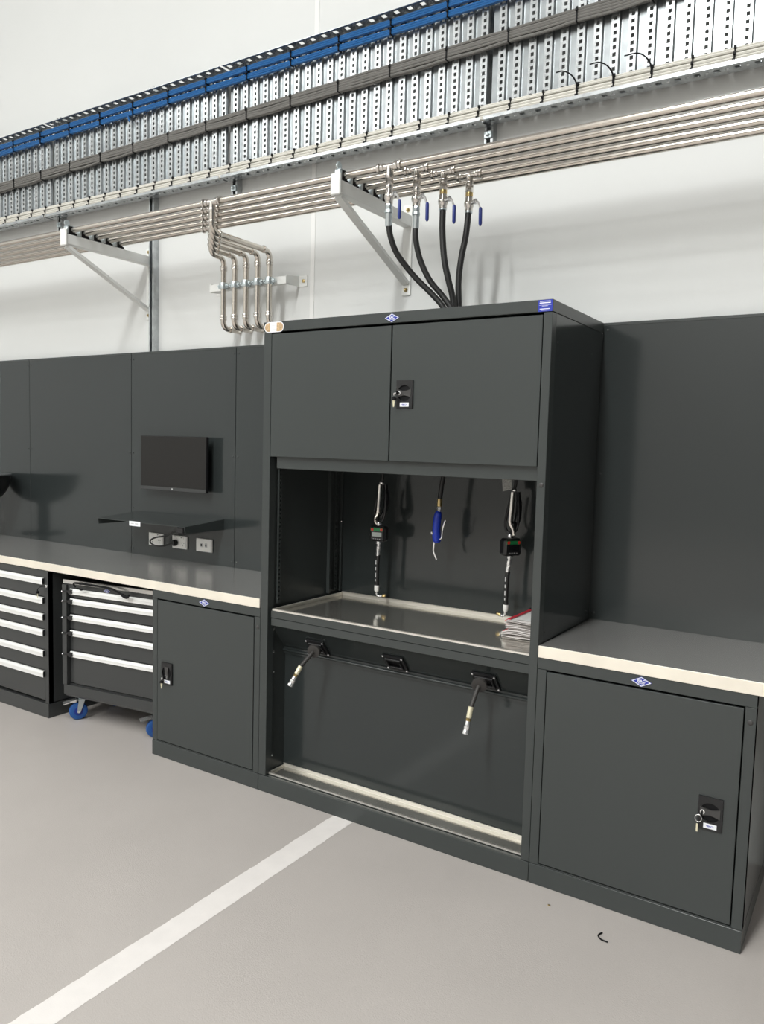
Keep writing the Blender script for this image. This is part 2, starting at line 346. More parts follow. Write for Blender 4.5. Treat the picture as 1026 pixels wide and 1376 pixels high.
# ------------------------------------------------------------------ roller tool trolley under the left worktop
def trolley():
    t = thing('tool_trolley', 'wheeled charcoal tool trolley with five drawers and blue castors', 'tool trolley', (-1.452, .024, 0), rz=math.radians(7.6))
    w_, d_ = .70, .40
    s = MB(); s.box(.0, .003, .012, d_, .215, .80); s.box(w_-.003, w_, .012, d_, .215, .80); s.box(0, w_, d_-.003, d_, .215, .80); s.box(0, w_, .012, d_, .215, .22); s.box(.003, w_-.003, .03, d_, .772, .776)
    s.build('body', 'trolley', t)
    sk = MB(); sk.hull([(x, y, z) for x in (0, w_) for y in (-.004, d_) for z in (.16, .214)]+[(x, y, .148) for x in (.012, w_-.012) for y in (.004, d_)]); sk.build('skirt', 'trolley', t)
    B(-.002, .031, -.012, .02, .216, .776, c=.001).build('locking_bar', 'trolley', t)
    B(w_-.031, w_+.002, -.008, .02, .216, .776, c=.001).build('upright', 'trolley', t)
    B(.0, w_, -.006, .004, .782, .803, c=.001).build('top_edge_strip', 'steel', t, 'polished steel strip along the top')
    p = B(.003, w_-.003, .0, .012, .745, .7815, c=.001).build('top_rail', 'trolley', t); badge(p, .315, .768, .0, .05, .024)
    tops = [.757, .702, .612, .525, .407]; bots = tops[1:]+[.222]
    for zt, zb in zip(tops, bots):
        d = B(.075, w_-.034, .004, .02, zb+.004, zt, c=.001).build('drawer', 'trolley', t)
        B(.034, .0745, .012, .03, zb+.004, zt, c=.001).build('drawer_end', 'trolley', d)
        bar_handle(MB(), .05, w_-.037, zt-.001, .004, .030).build('handle', 'alu', d)
        q = MB(); q.hull([(x, y, z) for x in (.034, .072) for y in (-.018, .008) for z in (zt-.022, zt-.010)]); q.hull([(x, y, z) for x in (.052, .073) for y in (-.021, .004) for z in (zt-.027, zt-.005)]); q.tube([(.006, -.016, zt-.019), (.04, -.016, zt-.016)], .004, 8); q.build('latch', 'black', d)
        MB().lathe([(.0035, -.003), (.005, 0), (.0035, .003)], (.004, -.016, zt-.019), (1, 0, 0), 10).build('latch_pin', 'chrome', d)
    ax = Vector((.80, -.60, 0)); d = Vector((.60, .80, 0))
    for cx, cy in ((.040, .060), (w_-.105, .060), (.060, d_-.07), (w_-.105, d_-.07)):
        c = Vector((cx, cy, .05)); P = lambda a, b, z: c+ax*a+d*b+Vector((0, 0, z-.05))
        wh = MB().lathe([(.018, -.016), (.040, -.016), (.047, -.013), (.050, -.007), (.050, .007), (.047, .013), (.040, .016), (.018, .016)], c, ax, 24).build('castor_wheel', 'wheel', t)
        MB().lathe([(.014, -.0185), (.024, -.0175), (.024, .0175), (.014, .0185)], c, ax, 16).build('wheel_hub', 'hub', wh)
        MB().lathe([(.007, -.027), (.007, .027)], c, ax, 10).build('axle_bolt', 'chrome', wh)
        q = MB()
        for sg in (-1, 1): q.hull([P(sg*.0225+i*.0015, b_, z) for i in (-1, 1) for b_, z in ((.0, .118), (.034, .118), (-.009, .045), (.009, .045), (0, .040))])
        q.hull([P(a_, b_, z) for a_ in (-.028, .028) for b_ in (-.012, .042) for z in (.117, .122)]); q.lathe([(.018, 0), (.018, .012), (.012, .02)], P(0, .017, .122), (0, 0, 1), 14); q.build('castor_fork', 'zinc', t)
        q = MB(); q.hull([P(a_, b_, z) for a_ in (-.018, .018) for b_, z in ((-.012, .118), (-.012, .104), (-.045, .112), (-.045, .104))]); q.hull([P(a_, b_, z) for a_ in (-.024, .024) for b_, z in ((-.045, .110), (-.045, .105), (-.080, .102), (-.080, .097))])
        q.build('brake_pedal', 'chrome', t)
    return t
trolley()
q = MB(); q.tube(spline([(-1.335, .014, .772), (-1.345, .010, .788), (-1.330, .010, .797), (-1.24, .022, .797), (-1.12, .036, .795), (-1.06, .042, .790), (-1.00, .046, .770), (-.965, .050, .760), (-.945, .052, .772)]), [.005]*12+[.006]*25+[.009]*8+[.006]*4, 8)
q.hull([(-1.325, .006, .772), (-1.25, .016, .772), (-1.285, .011, .760), (-1.325, .012, .772), (-1.25, .022, .772), (-1.285, .017, .760)])
single(q, 'grab_handle', 'blackm', 'curved black grab handle across the top front of the tool trolley', 'handle', (-1.13, .03, .757))
# ------------------------------------------------------------------ tall lubrication cabinet
def tall_cabinet():
    t = thing('tall_cabinet', 'tall charcoal steel cabinet with two upper doors and an open oil bay', 'cabinet', (W/2, .28, 0))
    B(.0008, W-.0008, -.003, .565, 0, .0745, c=.001).build('plinth', 'paint', t)
    for x0, x1, xi in ((.0008, .0038, .032), (W-.0038, W-.0008, W-.035)):
        B(x0, x1, .0405, .565, .0755, 2.0565).build('side_panel', 'panel', t)
        B(xi, xi+.003, .04, .552, .0755, 2.0565).build('inner_side', 'paint', t)
    B(.0008, .0425, -.001, .04, .0765, 2.0565, c=.0008).build('post', 'paint', t); B(1.279, W-.0008, -.001, .04, .0765, 2.0565, c=.0008).build('post', 'paint', t)
    B(.004, W-.004, .551, .565, .0755, 2.0565).build('back_sheet', 'panel', t)
    B(-.0005, W+.0005, -.003, D, 2.058, H, c=.0015).build('lid', 'paint', t)
    B(.035, W-.035, .003, .551, 1.53, 1.534).build('door_floor', 'paint', t)
    for a, b in ((.0455, .6555), (.6605, 1.2765)):
        d = B(a, b, -.0024, .018, 1.5205, 2.0485, c=.0012).build('door', 'paint', t)
        if a > .5: lock(d, .726, 1.781, -.0024)
    B(.066, 1.2785, .018, .05, 1.469, 1.5285, c=.0012).build('door_rail', 'paint', t)
    B(.04, 1.276, .05, .551, 1.469, 1.473).build('bay_ceiling', 'paint', t)
    # slotted uprights inside the bay
    def upright(x, y, name='slotted_upright'):
        q = MB(); zs = [.86+.0195*i for i in range(32)]
        for i, z in enumerate(zs):
            q.box(x, x+.012, y, y+.005, z, z+.0195); q.box(x, x+.012, y+.015, y+.02, z, z+.0195); q.box(x, x+.012, y+.005, y+.015, z, z+.010)
        q.build(name, 'paint', t)
    upright(.0355, .06); upright(.0355, .49)
    for y0 in (.44, .535): B(.0355, .052, y0, y0+.012, .85, 1.469).build('inner_rib', 'paint', t)
    # shelf under the bay: carrier plate and two front rails
    B(.036, 1.276, .031, .551, .822, .826).build('bay_shelf', 'paint', t)
    B(.050, 1.278, .012, .03, .8035, .836, c=.001).build('front_rail', 'paint', t); B(.050, 1.278, .014, .03, .768, .8015, c=.001).build('front_rail', 'paint', t)
    # inclined hose panel and vertical splash panel below it
    MB().hull([(x, y, z) for x in (.036, 1.276) for y, z in ((.024, .772), (.027, .775), (.128, .645), (.131, .648))]).build('hose_panel', 'panel', t)
    q = MB(); q.tube([(.036, .122, .634), (1.276, .122, .634)], .006, 10); q.box(.036, 1.276, .125, .132, .618, .648); q.build('panel_ridge', 'panel', t)
    B(.036, 1.276, .134, .137, .0755, .640).build('splash_panel', 'panel', t)
    for y, z in ((.047, .741), (.049, .637), (.052, .544), (.047, .156)):
        MB().lathe([(.005, 0), (.005, .003), (.003, .004)], (.035, y, z), (1, 0, 0), 10).build('bolt', 'chrome', t)
    MB().lathe([(.004, 0), (.003, .003)], (.052, .535, 1.20), (1, 0, 0), 10).build('bolt', 'chrome', t)
    for y, z in ((.06, 1.96), (.44, 1.96), (.06, .92), (.53, .905)): MB().lathe([(.004, 0), (.003, .002)], (W-.0008, y, z), (1, 0, 0), 10).build('rivet', 'paint', t)
    capscrew(t, 1.296, 1.456)
    badge(t, .657, 2.077, -.003)
    k = B(1.258, 1.3105, -.0042, -.003, 2.0585, 2.0985, c=.0003).build('rating_sticker', 'blue', t, 'blue sticker with small white print')
    for z, a, b, h in ((2.0935, 1.2645, 1.3025, .0018), (2.0880, 1.2635, 1.3035, .0030), (2.0805, 1.262, 1.3055, .0007), (2.0775, 1.272, 1.294, .0012), (2.0675, 1.2645, 1.3015, .0022), (2.0630, 1.270, 1.297, .0010)):
        B(a, b, -.0046, -.0041, z-h/2, z+h/2).build('print_line', 'white', k)
    # oval sticker: white rim, tan ends, white middle
    def stadium(x0, x1, z0, z1, y0, y1):
        r = (z1-z0)/2; zc = (z0+z1)/2; P = []
        for i in range(13):
            a = -math.pi/2+math.pi*i/12; P += [(x1-r+r*math.cos(a), zc+r*math.sin(a)), (x0+r-r*math.cos(a), zc+r*math.sin(a))]
        return MB().hull([(x, y, z) for x, z in P for y in (y0, y1)])
    k = stadium(.004, .112, 2.0545, 2.0985, -.0042, -.003).build('oval_sticker', 'white', t, 'oval sticker with tan ends and white middle')
    stadium(.0075, .1085, 2.058, 2.095, -.0046, -.0041).build('sticker_picture', 'tan', k)
    m_ = B(.037, .073, -.005, -.0045, 2.0565, 2.0965).build('sticker_panel', 'white', k)
    for i in range(5): B(.042, .068, -.0053, -.0049, 2.066+i*.0055, 2.0675+i*.0055).build('print_line', 'grayp', k)
    return t
tall_cabinet()
def tray(label, x0, x1, y0, y1, zf, zt, fold, zback=None):
    t = thing('drip_tray', label, 'tray', ((x0+x1)/2, (y0+y1)/2, zf), 'stainless drip trays in the tall cabinet')
    zb = zback or zt; q = 0.0018
    B(x0, x1, y0, y1, zf, zf+q).build('tray_floor', 'steely', t)
    for nm, a in (('tray_lip', (x0, x1, y0, y0+q, zf, zt)), ('tray_lip', (x0, x1, y1-q, y1, zf, zb)), ('tray_lip', (x0, x0+q, y0, y1, zf, zt)), ('tray_lip', (x1-q, x1, y0, y1, zf, zt))):
        B(*a).build(nm, 'rim', t)
    for a in ((x0, x1, y0, y0+fold, zt-q, zt), (x0, x1, y1-fold, y1, zb-q, zb), (x0, x0+fold, y0+fold, y1-fold, zt-q, zt), (x1-fold, x1, y0+fold, y1-fold, zt-q, zt)):
        B(*a, c=.0004).build('folded_rim', 'rim', t)
    return t
tray('wide stainless drip tray across the open bay, under the hanging guns', .056, 1.2745, .013, .549, .8265, .8445, .008, .8475)
tray('narrow stainless drip tray at the foot of the tall cabinet', .040, 1.2745, .022, .132, .0757, .0865, .004, .0950)
# ------------------------------------------------------------------ hose guides and hose ends
def inc(x, s, o):    # point on the inclined hose panel: s = distance down from its top, o = distance out of it
    L = math.hypot(.104, .127); ty, tz = .104/L, -.127/L
    return (x, .024+ty*s+tz*o, .772+tz*s-ty*o)
def guide(x0, x1, s0, s1, label):
    t = thing('roller_guide', label, 'hose guide', inc((x0+x1)/2, (s0+s1)/2, 0), 'black roller guides on the inclined panel')
    P = lambda xs, ss, os: MB().hull([inc(x, s, o) for x in xs for s in ss for o in os])
    P((x0+.004, x1-.004), (s0+.004, s1-.004), (0, .002)).build('opening', 'blackm', t)
    for xs, ss in (((x0, x1), (s0, s0+.012)), ((x0, x1), (s1-.012, s1)), ((x0, x0+.012), (s0+.0125, s1-.0125)), ((x1-.012, x1), (s0+.0125, s1-.0125))):
        P(xs, ss, (.0025, .010)).build('frame_bar', 'black', t)
    for s in (s0+.018, s1-.018): MB().cyl(inc(x0+.014, s, .012), inc(x1-.014, s, .012), .0055).build('roller', 'black', t)
    for x in (x0+.018, x1-.018): MB().cyl(inc(x, s0+.026, .014), inc(x, s1-.026, .014), .0045).build('roller', 'black', t)
    for x in (x0+.005, x1-.005):
        for s in (s0+.005, s1-.005):
            a, b = Vector(inc(x, s, .010)), Vector(inc(x, s, .015)); MB().lathe([(.005, 0), (.0045, .003), (.002, .0045)], a, b-a, 10).build('bolt', 'chrome', t)
guide(.210, .308, .062, .148, 'black roller guide left of the empty one, with a hose through it')
guide(.612, .712, .062, .148, 'empty black roller guide in the middle of the inclined panel')
guide(1.022, 1.124, .062, .148, 'black roller guide right of the empty one, with a hose through it')
def hose_end(disc, mid, tip, a, label):
    disc, mid, tip = Vector(disc), Vector(mid), Vector(tip)
    t = thing('hose_end', label, 'hose', tuple(tip), 'hose ends hanging from the roller guides')
    MB().tube(spline([a, disc, mid]), .0085, 10).build('hose', 'ruberg', t)
    dr = (mid-disc).normalized(); MB().lathe([(.022, -.009), (.029, -.007), (.030, 0), (.029, .007), (.022, .009), (.012, .0095)], disc, (dr+Vector((.55, -.9, .15))), 24).build('stop_ball', 'ruberg', t)
    d2 = (tip-mid).normalized(); L = (tip-mid).length
    MB().lathe([(.0085, 0), (.0105, .002), (.0105, L*.42), (.008, L*.43)], mid-d2*.004, d2, 14).build('ferrule', 'gold', t)
    MB().lathe([(.0075, L*.40), (.009, L*.42), (.009, L*.50), (.0075, L*.52)], mid, d2, 6).build('union_nut', 'brass', t)
    MB().lathe([(.008, L*.50), (.0095, L*.54), (.0095, L*.66), (.0115, L*.68), (.0115, L*.80), (.0105, L*.82), (.013, L*.88), (.013, L*.98), (.009, L), (.005, L*.99)], mid, d2, 16).build('quick_coupling', 'chrome', t)
hose_end((.292, .018, .690), (.274, -.052, .633), (.250, -.092, .553), inc(.262, .105, -.001), 'short grey hose with stop disc and chrome coupling, at the left guide')
hose_end((1.079, .016, .690), (1.072, -.036, .615), (1.066, -.062, .519), inc(1.073, .105, -.001), 'short grey hose with stop disc and chrome coupling, at the right guide')
# ------------------------------------------------------------------ guns hanging in the bay
def rbox(mb, c, sx, sy, sz, ch): return mb.box(c[0]-sx/2, c[0]+sx/2, c[1]-sy/2, c[1]+sy/2, c[2]-sz/2, c[2]+sz/2, c=ch)
def meter(t, x, y, z, sx, sz, lcd, rot=0):
    m = rbox(MB(), (x, y, z), sx, .05, sz, .010).build('meter_body', 'black', t, 'black digital flow meter')
    rbox(MB(), (x, y+.03, z), sx*.72, .02, sz*.72, .008).build('meter_back', 'black', m)
    B(x-sx*.40, x+sx*.40, y-.0262, y-.025, z+sz*.17, z+sz*.38, c=.0004).build('green_strip', 'green', m)
    for s in (-1, 1): MB().lathe([(.0072, 0), (.0066, .0016)], (x+s*sx*.29, y-.0262, z+sz*.275), (0, -1, 0), 12).build('red_button', 'red', m)
    B(x-sx*.30, x+sx*.30, y-.0262, y-.025, z-sz*.17, z+sz*.10, c=.0004).build('display', lcd, m)
    for k in range(4): B(x-sx*.24+k*sx*.13, x-sx*.24+k*sx*.13+.005, y-.0258, y-.025, z-sz*.34, z-sz*.31).build('print_mark', 'grayp', m)
    p = Vector((x, y, 0))-OFF[t]; X = Matrix.Translation(p) @ Matrix.Rotation(rot, 4, 'Z') @ Matrix.Translation(-p)
    for o in [m]+list(m.children): o.data.transform(X)
def oil_gun(label, x, y, sgn, mz, msx, msz, lcd, hoseup, low, tip):
    t = thing('oil_gun', label, 'oil gun', (x, y, mz), 'metered oil guns hanging in the bay')
    MB().tube(spline([(x+.010, y, 1.4685), (x+.012, y, 1.44), (x+.006, y, 1.405)]), .007, 8).build('supply_hose', 'rubber', t)
    MB().lathe([(.009, 0), (.012, .004), (.012, .012), (.008, .016)], (x+.006, y, 1.398), (0, 0, 1), 8).build('swivel', 'chrome', t)
    top = mz+msz/2
    MB().tube(spline([(x+.006, y-.012, 1.40), (x+.005, y-.016, 1.34), (x+.002, y-.018, 1.275), (x-sgn*.012, y-.015, 1.25), (x-sgn*.016, y-.01, 1.225), (x-.004, y, top+.004)]), [.0115]*14+[.010]*6+[.0085]*11, 10).build('delivery_tube', 'fit', t)
    # black grip with an open guard
    g = MB(); g.tube(spline([(x+.016, y+.018, 1.40), (x+.022, y+.02, 1.34), (x+.020, y+.012, 1.28), (x+.006, y+.004, 1.245)]), [.010]*4+[.013]*10+[.011]*5, 10); g.build('grip', 'black', t)
    g = MB(); g.tube(spline([(x+.022, y+.01, 1.375), (x+.030, y+.0, 1.32), (x+.030, y-.004, 1.265), (x+.016, y-.004, 1.232), (x-.006, y-.004, 1.226), (x-.024, y-.004, 1.245), (x-.026, y, 1.29), (x-.012, y+.008, 1.37)]), .006, 8); g.build('trigger_guard', 'black', t)
    rbox(MB(), (x-sgn*.014, y-.006, 1.252), .024, .03, .048, .008).build('trigger', 'black', t)
    MB().lathe([(.011, 0), (.013, .004), (.013, .014), (.010, .02)], (x-.003, y, top-.002), (0, 0, 1), 12).build('inlet_nut', 'chrome', t)
    meter(t, x, y, mz, msx, msz, lcd, .95 if sgn < 0 else .1)
    b = mz-msz/2
    MB().lathe([(.012, 0), (.014, .004), (.014, .014), (.009, .016), (.009, .024), (.011, .026), (.0115, .045), (.009, .05), (.010, .054), (.010, b-low[2]-.0)], (x-.001, y, b+.001), (low[0]-x, low[1]-y, low[2]-b), 12).build('outlet_fitting', 'chrome', t)
    e = Vector(low); tipv = Vector(tip)
    MB().tube(spline([e+Vector((0, 0, .006)), e+Vector((-.003, 0, -.05)), e+Vector((-.004, 0, -.10)), e+Vector((-.003, 0, -.145))]), .0098, 10).build('outlet_hose', 'rubber', t)
    for k, (dz, h) in enumerate(((-.03, .02), (-.06, .014), (-.09, .02), (-.115, .01))):
        B(e.x-.0075, e.x-.003, e.y-.0102, e.y-.0085, e.z+dz-h/2, e.z+dz+h/2).build('hose_print', 'grayp', t)
    f0 = e+Vector((-.003, 0, -.14)); f1 = e+Vector((-.004, 0, -.172))
    MB().lathe([(.0105, 0), (.0115, .003), (.0115, .024), (.008, .03)], f0, f1-f0, 12).build('nozzle_ferrule', 'whitep', t)
    MB().tube(fillet([f1+Vector((0, 0, .008)), f1+Vector((.003*sgn, 0, -.022)), tipv], .016, 5), .006, 10).build('nozzle_elbow', 'chrome', t)
    MB().lathe([(.0065, -.014), (.008, -.010), (.008, .002), (.006, .006)], tipv, tipv-f1-Vector((0, 0, -.022)), 10).build('nozzle_tip', 'brass', t)
    return t
oil_gun('oil gun with lit grey display hanging left in the open bay', .343, .432, 1, 1.172, .082, .072, 'lcd', 0, (.340, .432, 1.066), (.378, .440, .881))
g = oil_gun('oil gun with dark display hanging right in the open bay', .998, .446, -1, 1.168,   .086, .074, 'blackm', 0, (.990, .446, 1.058), (.950, .450, .873))
MB().hull([(x, y, z) for x, z in ((.955, 1.452), (.960, 1.402), (1.0, 1.412), (.998, 1.458)) for y in (.428, .4295)]).build('paper_tag', 'tag', g, 'grey patterned tag')
def air_gun():
    t = thing('air_gun', 'blue air gun hanging between the two oil guns', 'air gun', (.665, .406, 1.084))
    MB().tube(spline([(.690, .406, 1.4685), (.682, .406, 1.43), (.672, .406, 1.352)]), .0105, 10).build('supply_hose', 'rubber', t)
    MB().lathe([(.0105, 0), (.0115, .003), (.0115, .034), (.009, .036)], (.672, .406, 1.356), (-.02, 0, -1), 12).build('ferrule', 'brass', t)
    MB().lathe([(.009, 0), (.0105, .002), (.0105, .014), (.008, .016), (.009, .03)], (.671, .406, 1.322), (-.05, 0, -1), 6).build('union_nut', 'chrome', t)
    MB().tube(spline([(.669, .406, 1.300), (.664, .406, 1.27), (.660, .406, 1.22), (.662, .406, 1.185), (.668, .406, 1.158)]), [.010, .013, .015, .016, .017, .0175]+[.018]*8+[.019]*6+[.018]*3+[.014, .010], 14).build('body', 'gblue', t)
    MB().tube(spline([(.672, .402, 1.17), (.690, .400, 1.185), (.694, .400, 1.22), (.703, .400, 1.255), (.708, .400, 1.262)]), .0035, 8).build('lever', 'chrome', t)
    MB().lathe([(.009, 0), (.010, .003), (.010, .010), (.007, .013)], (.651, .398, 1.203), (-.8, -.6, 0), 12).build('valve_cap', 'chrome', t)
    MB().tube(fillet([(.653, .406, 1.180), (.649, .406, 1.12), (.667, .406, 1.084)], .03, 6), .006, 10).build('nozzle', 'chrome', t)
air_gun()
# ------------------------------------------------------------------ pile of zip bags on the wide tray
NTH = ['lowest', 'second from the bottom', 'third from the bottom', 'fourth from the bottom', 'fifth from the bottom', 'sixth from the bottom', 'sixth from the top', 'fifth from the top', 'fourth from the top', 'third from the top', 'second from the top']
def bags():
    n = 12; z = .8288
    for i in range(n):
        x0 = 1.060+random.uniform(-.006, .020); x1 = 1.262; y0 = .258+random.uniform(-.012, .012); y1 = .475+random.uniform(-.01, .01); th = .0052
        if i == n-1: x0, y0, y1 = 1.078, .250, .50
        lab = ('topmost clear zip bag of the pile, with a red zip along its edge' if i == n-1 else f'clear zip bag, {NTH[i]} of the pile on the wide tray')
        t = thing('zip_bag', lab, 'plastic bag', ((x0+x1)/2, (y0+y1)/2, z), 'clear zip bags piled on the wide tray')
        nx, ny = 10, 8; ph = random.uniform(0, 6); am = .0011
        V = []; F = []
        for lay in (0, 1):
            for a in range(nx+1):
                for b in range(ny+1):
                    u, v = a/nx, b/ny; ed = min(1, 4*min(u, 1-u, v, 1-v)+.25)
                    V.append((x0+(x1-x0)*u+.004*math.sin(7*v+ph), y0+(y1-y0)*v+.004*math.sin(5*u+ph), z+th*.5+(lay-.5)*th*.92*ed+am*math.sin(9*u+5*v+ph)))
        m_ = (nx+1)*(ny+1); I = lambda l, a, b: l*m_+a*(ny+1)+b
        for a in range(nx):
            for b in range(ny):
                F.append((I(0, a, b), I(0, a, b+1), I(0, a+1, b+1), I(0, a+1, b))); F.append((I(1, a, b), I(1, a+1, b), I(1, a+1, b+1), I(1, a, b+1)))
        for a in range(nx): F.append((I(0, a, 0), I(0, a+1, 0), I(1, a+1, 0), I(1, a, 0))); F.append((I(0, a, ny), I(1, a, ny), I(1, a+1, ny), I(0, a+1, ny)))
        for b in range(ny): F.append((I(0, 0, b), I(1, 0, b), I(1, 0, b+1), I(0, 0, b+1))); F.append((I(0, nx, b), I(0, nx, b+1), I(1, nx, b+1), I(1, nx, b)))
        q = MB().faces(V, F); q.smooth = True; q.build('bag_film', 'bag', t)
        zx = x0+.006
        if i == n-1:
            MB().hull([(zx+dx, yy, zz) for dx in (-.004, .010) for yy in (y0+.004, y1-.004) for zz in (z+th, z+th+.003)]).build('zip_strip', 'redz', t, 'red zip strip')
            B(zx-.006, zx+.010, y1-.016, y1-.004, z+th+.001, z+th+.008, c=.001).build('zip_slider', 'blackm', t)
            B(x0+.03, x1-.015, y0+.02, y1-.02, z+th+.0012, z+th+.002).build('paper_insert', 'paper', t)
        elif i in (3, 7, 10): MB().hull([(zx+dx, yy, zz) for dx in (-.009, -.003) for yy in (y0+.01, y1-.03) for zz in (z+.0015, z+th-.0015)]).build('zip_strip', 'redz', t, 'red zip strip')
        z += th+.0009
bags()
# ------------------------------------------------------------------ monitor, keyboard shelf, outlets
def monitor():
    x0, x1, z0, z1, y = -1.395, -.857, 1.290, 1.603, .505
    t = thing('monitor', 'flat black monitor mounted on the wall panel above the shelf', 'monitor', ((x0+x1)/2, D, z0))
    B(x0, x1, y, y+.020, z0, z1, c=.0015).build('housing', 'black', t)
    B(x0+.003, x1-.003, y-.0012, y, z0+.021, z1-.003, c=.0004).build('screen', 'screen', t, 'switched-off screen')
    c = B(x0+.001, x1-.001, y-.002, y, z0+.001, z0+.020, c=.0005).build('chin', 'trolley', t)
    MB().lathe([(.0052, 0), (.0052, .0008)], ((x0+x1)/2, y-.002, z0+.0105), (0, -1, 0), 16).build('logo', 'grayp', c)
    rbox(MB(), ((x0+x1)/2, y+.030, (z0+z1)/2), .26, .022, .16, .006).build('rear_housing', 'black', t)
    rbox(MB(), ((x0+x1)/2, (y+.04+D)/2, (z0+z1)/2), .12, D-y-.041, .12, .003).build('wall_mount', 'blackm', t)
monitor()
def shelf():
    x0, x1, yf, zb, zf = -1.492, -.781, .277, 1.148, 1.124
    t = thing('keyboard_shelf', 'folded charcoal shelf on the wall panel below the monitor', 'shelf', ((x0+x1)/2, D, zb))
    MB().hull([(x, y, z) for x in (x0, x1) for y, z in ((yf, zf), (yf, zf-.003), (D-.0005, zb), (D-.0005, zb-.003))]).build('top_sheet', 'paint', t)
    for x in (x0, x1-.003): MB().hull([(x+i, y, z) for i in (0, .003) for y, z in ((yf, zf-.0032), (yf+.004, zf-.034), (D-.0005, zb-.0032), (D-.0005, zb-.060))]).build('side_cheek', 'paint', t)
    B(x0+.004, x1-.004, D-.004, D-.0005, zb-.058, zb-.004).build('wall_flange', 'paint', t)
    l = MB().hull([(x, yf-.0012+j, z) for x in (-1.218, -1.128) for z in (zf-.024, zf+.002) for j in (0, .001)]).build('name_label', 'white', t, 'small white label with grey print')
    for a, b in ((-1.205, -1.18), (-1.17, -1.145)): B(a, b, yf-.0016, yf-.0011, zf-.013, zf-.008).build('print_mark', 'grayp', l)
shelf()
def outlet(x0, x1, kind, label):
    t = thing('power_outlet', label, 'outlet', ((x0+x1)/2, D, .951), 'white outlets below the shelf')
    B(x0, x1, D-.010, D-.0002, .951, 1.026, c=.0022).build('cover_plate', 'whitep', t)
    y = D-.010; cx = (x0+x1)/2
    if kind == 'power':
        for s in (-1, 1):
            c = cx+s*.03
            B(c-.010, c+.006, y-.003, y, 1.006, 1.018, c=.001).build('switch', 'whitep', t)
            k = MB()
            for dx, dz, a in ((-.007, .004, .5), (.007, .004, -.5), (0, -.010, 0)):
                q0, q1 = Vector((c+dx-math.sin(a)*.0042, y-.0004, .982+dz-math.cos(a)*.0042)), Vector((c+dx+math.sin(a)*.0042, y-.0004, .982+dz+math.cos(a)*.0042)); k.beam(q0, q1, .0012, .0022, (0, 1, 0))
            k.build('socket_slots', 'blackm', t)
        B(cx+.012, cx+.024, y-.0006, y, 1.014, 1.019).build('print_mark', 'blackm', t)
    else:
        for s in (-1, 1):
            B(cx+s*.018-.009, cx+s*.018+.009, y-.002, y, .977, 1.001, c=.0008).build('data_jack', 'grayp', t); B(cx+s*.018-.005, cx+s*.018+.005, y-.0024, y-.0019, .982, .995).build('jack_opening', 'blackm', t)
    B(x1-.008, x1-.005, y-.0012, y, .957, 1.02).build('edge_groove', 'grayp', t)
outlet(-1.389, -1.264, 'power', 'leftmost white power outlet below the shelf, behind the black cable')
outlet(-1.187, -1.065, 'power', 'middle white power outlet with the black plug in it')
outlet(-.990, -.865, 'data', 'rightmost white outlet with two data jacks')
def plug():
    t = thing('power_lead', 'black power lead looping from the middle outlet to the shelf corner', 'cable', (-1.15, .54, .97))
    MB().lathe([(.014, 0), (.019, .004), (.019, .020), (.015, .028), (.008, .030)], (-1.153, D-.0103, .984), (0, -1, 0), 18).build('plug', 'black', t)
    MB().tube(spline([(-1.150, .535, .983), (-1.167, .525, .978), (-1.219, .515, .962), (-1.271, .505, .962), (-1.298, .495, .979), (-1.278, .485, .999), (-1.21, .465, 1.019), (-1.089, .42, 1.04), (-.98, .37, 1.069), (-.883, .32, 1.093), (-.84, .298, 1.102)]), .0046, 8).build('cord', 'rubber', t)
    rbox(MB(), (-.822, .292, 1.103), .05, .026, .032, .005).build('adapter', 'black', t)
plug()
# ------------------------------------------------------------------ dark bowl on a stand at the far left of the bench
def bowl():
    cx, cy = -2.842, .300; t = thing('bowl_stand', 'dark bowl on a pedestal standing on the worktop at the left edge', 'bowl', (cx, cy, WT))
    pr = [(.03, 0)]
    for i in range(1, 11):
        a = i/10*math.pi/2; pr.append((.245*math.sin(a), .205*(1-math.cos(a))))
    pr += [(.245, .222), (.238, .222)]
    for i in range(9, -1, -1):
        a = i/10*math.pi/2; pr.append((.238*math.sin(a), .205*(1-math.cos(a))+.008))
    MB().lathe(pr, (cx, cy, 1.098), (0, 0, 1), 40).build('bowl_shell', 'black', t)
    MB().lathe([(.236, .218), (.250, .218), (.250, .226), (.236, .226)], (cx, cy, 1.098), (0, 0, 1), 40).build('bowl_rim', 'galv', t)
    MB().lathe([(.048, .010), (.042, .02), (.040, .20), (.05, .217)], (cx, cy, WT), (0, 0, 1), 24).build('stem', 'black', t)
    MB().lathe([(.15, 0), (.15, .006), (.06, .012)], (cx, cy, WT), (0, 0, 1), 32).build('foot', 'black', t)
bowl()
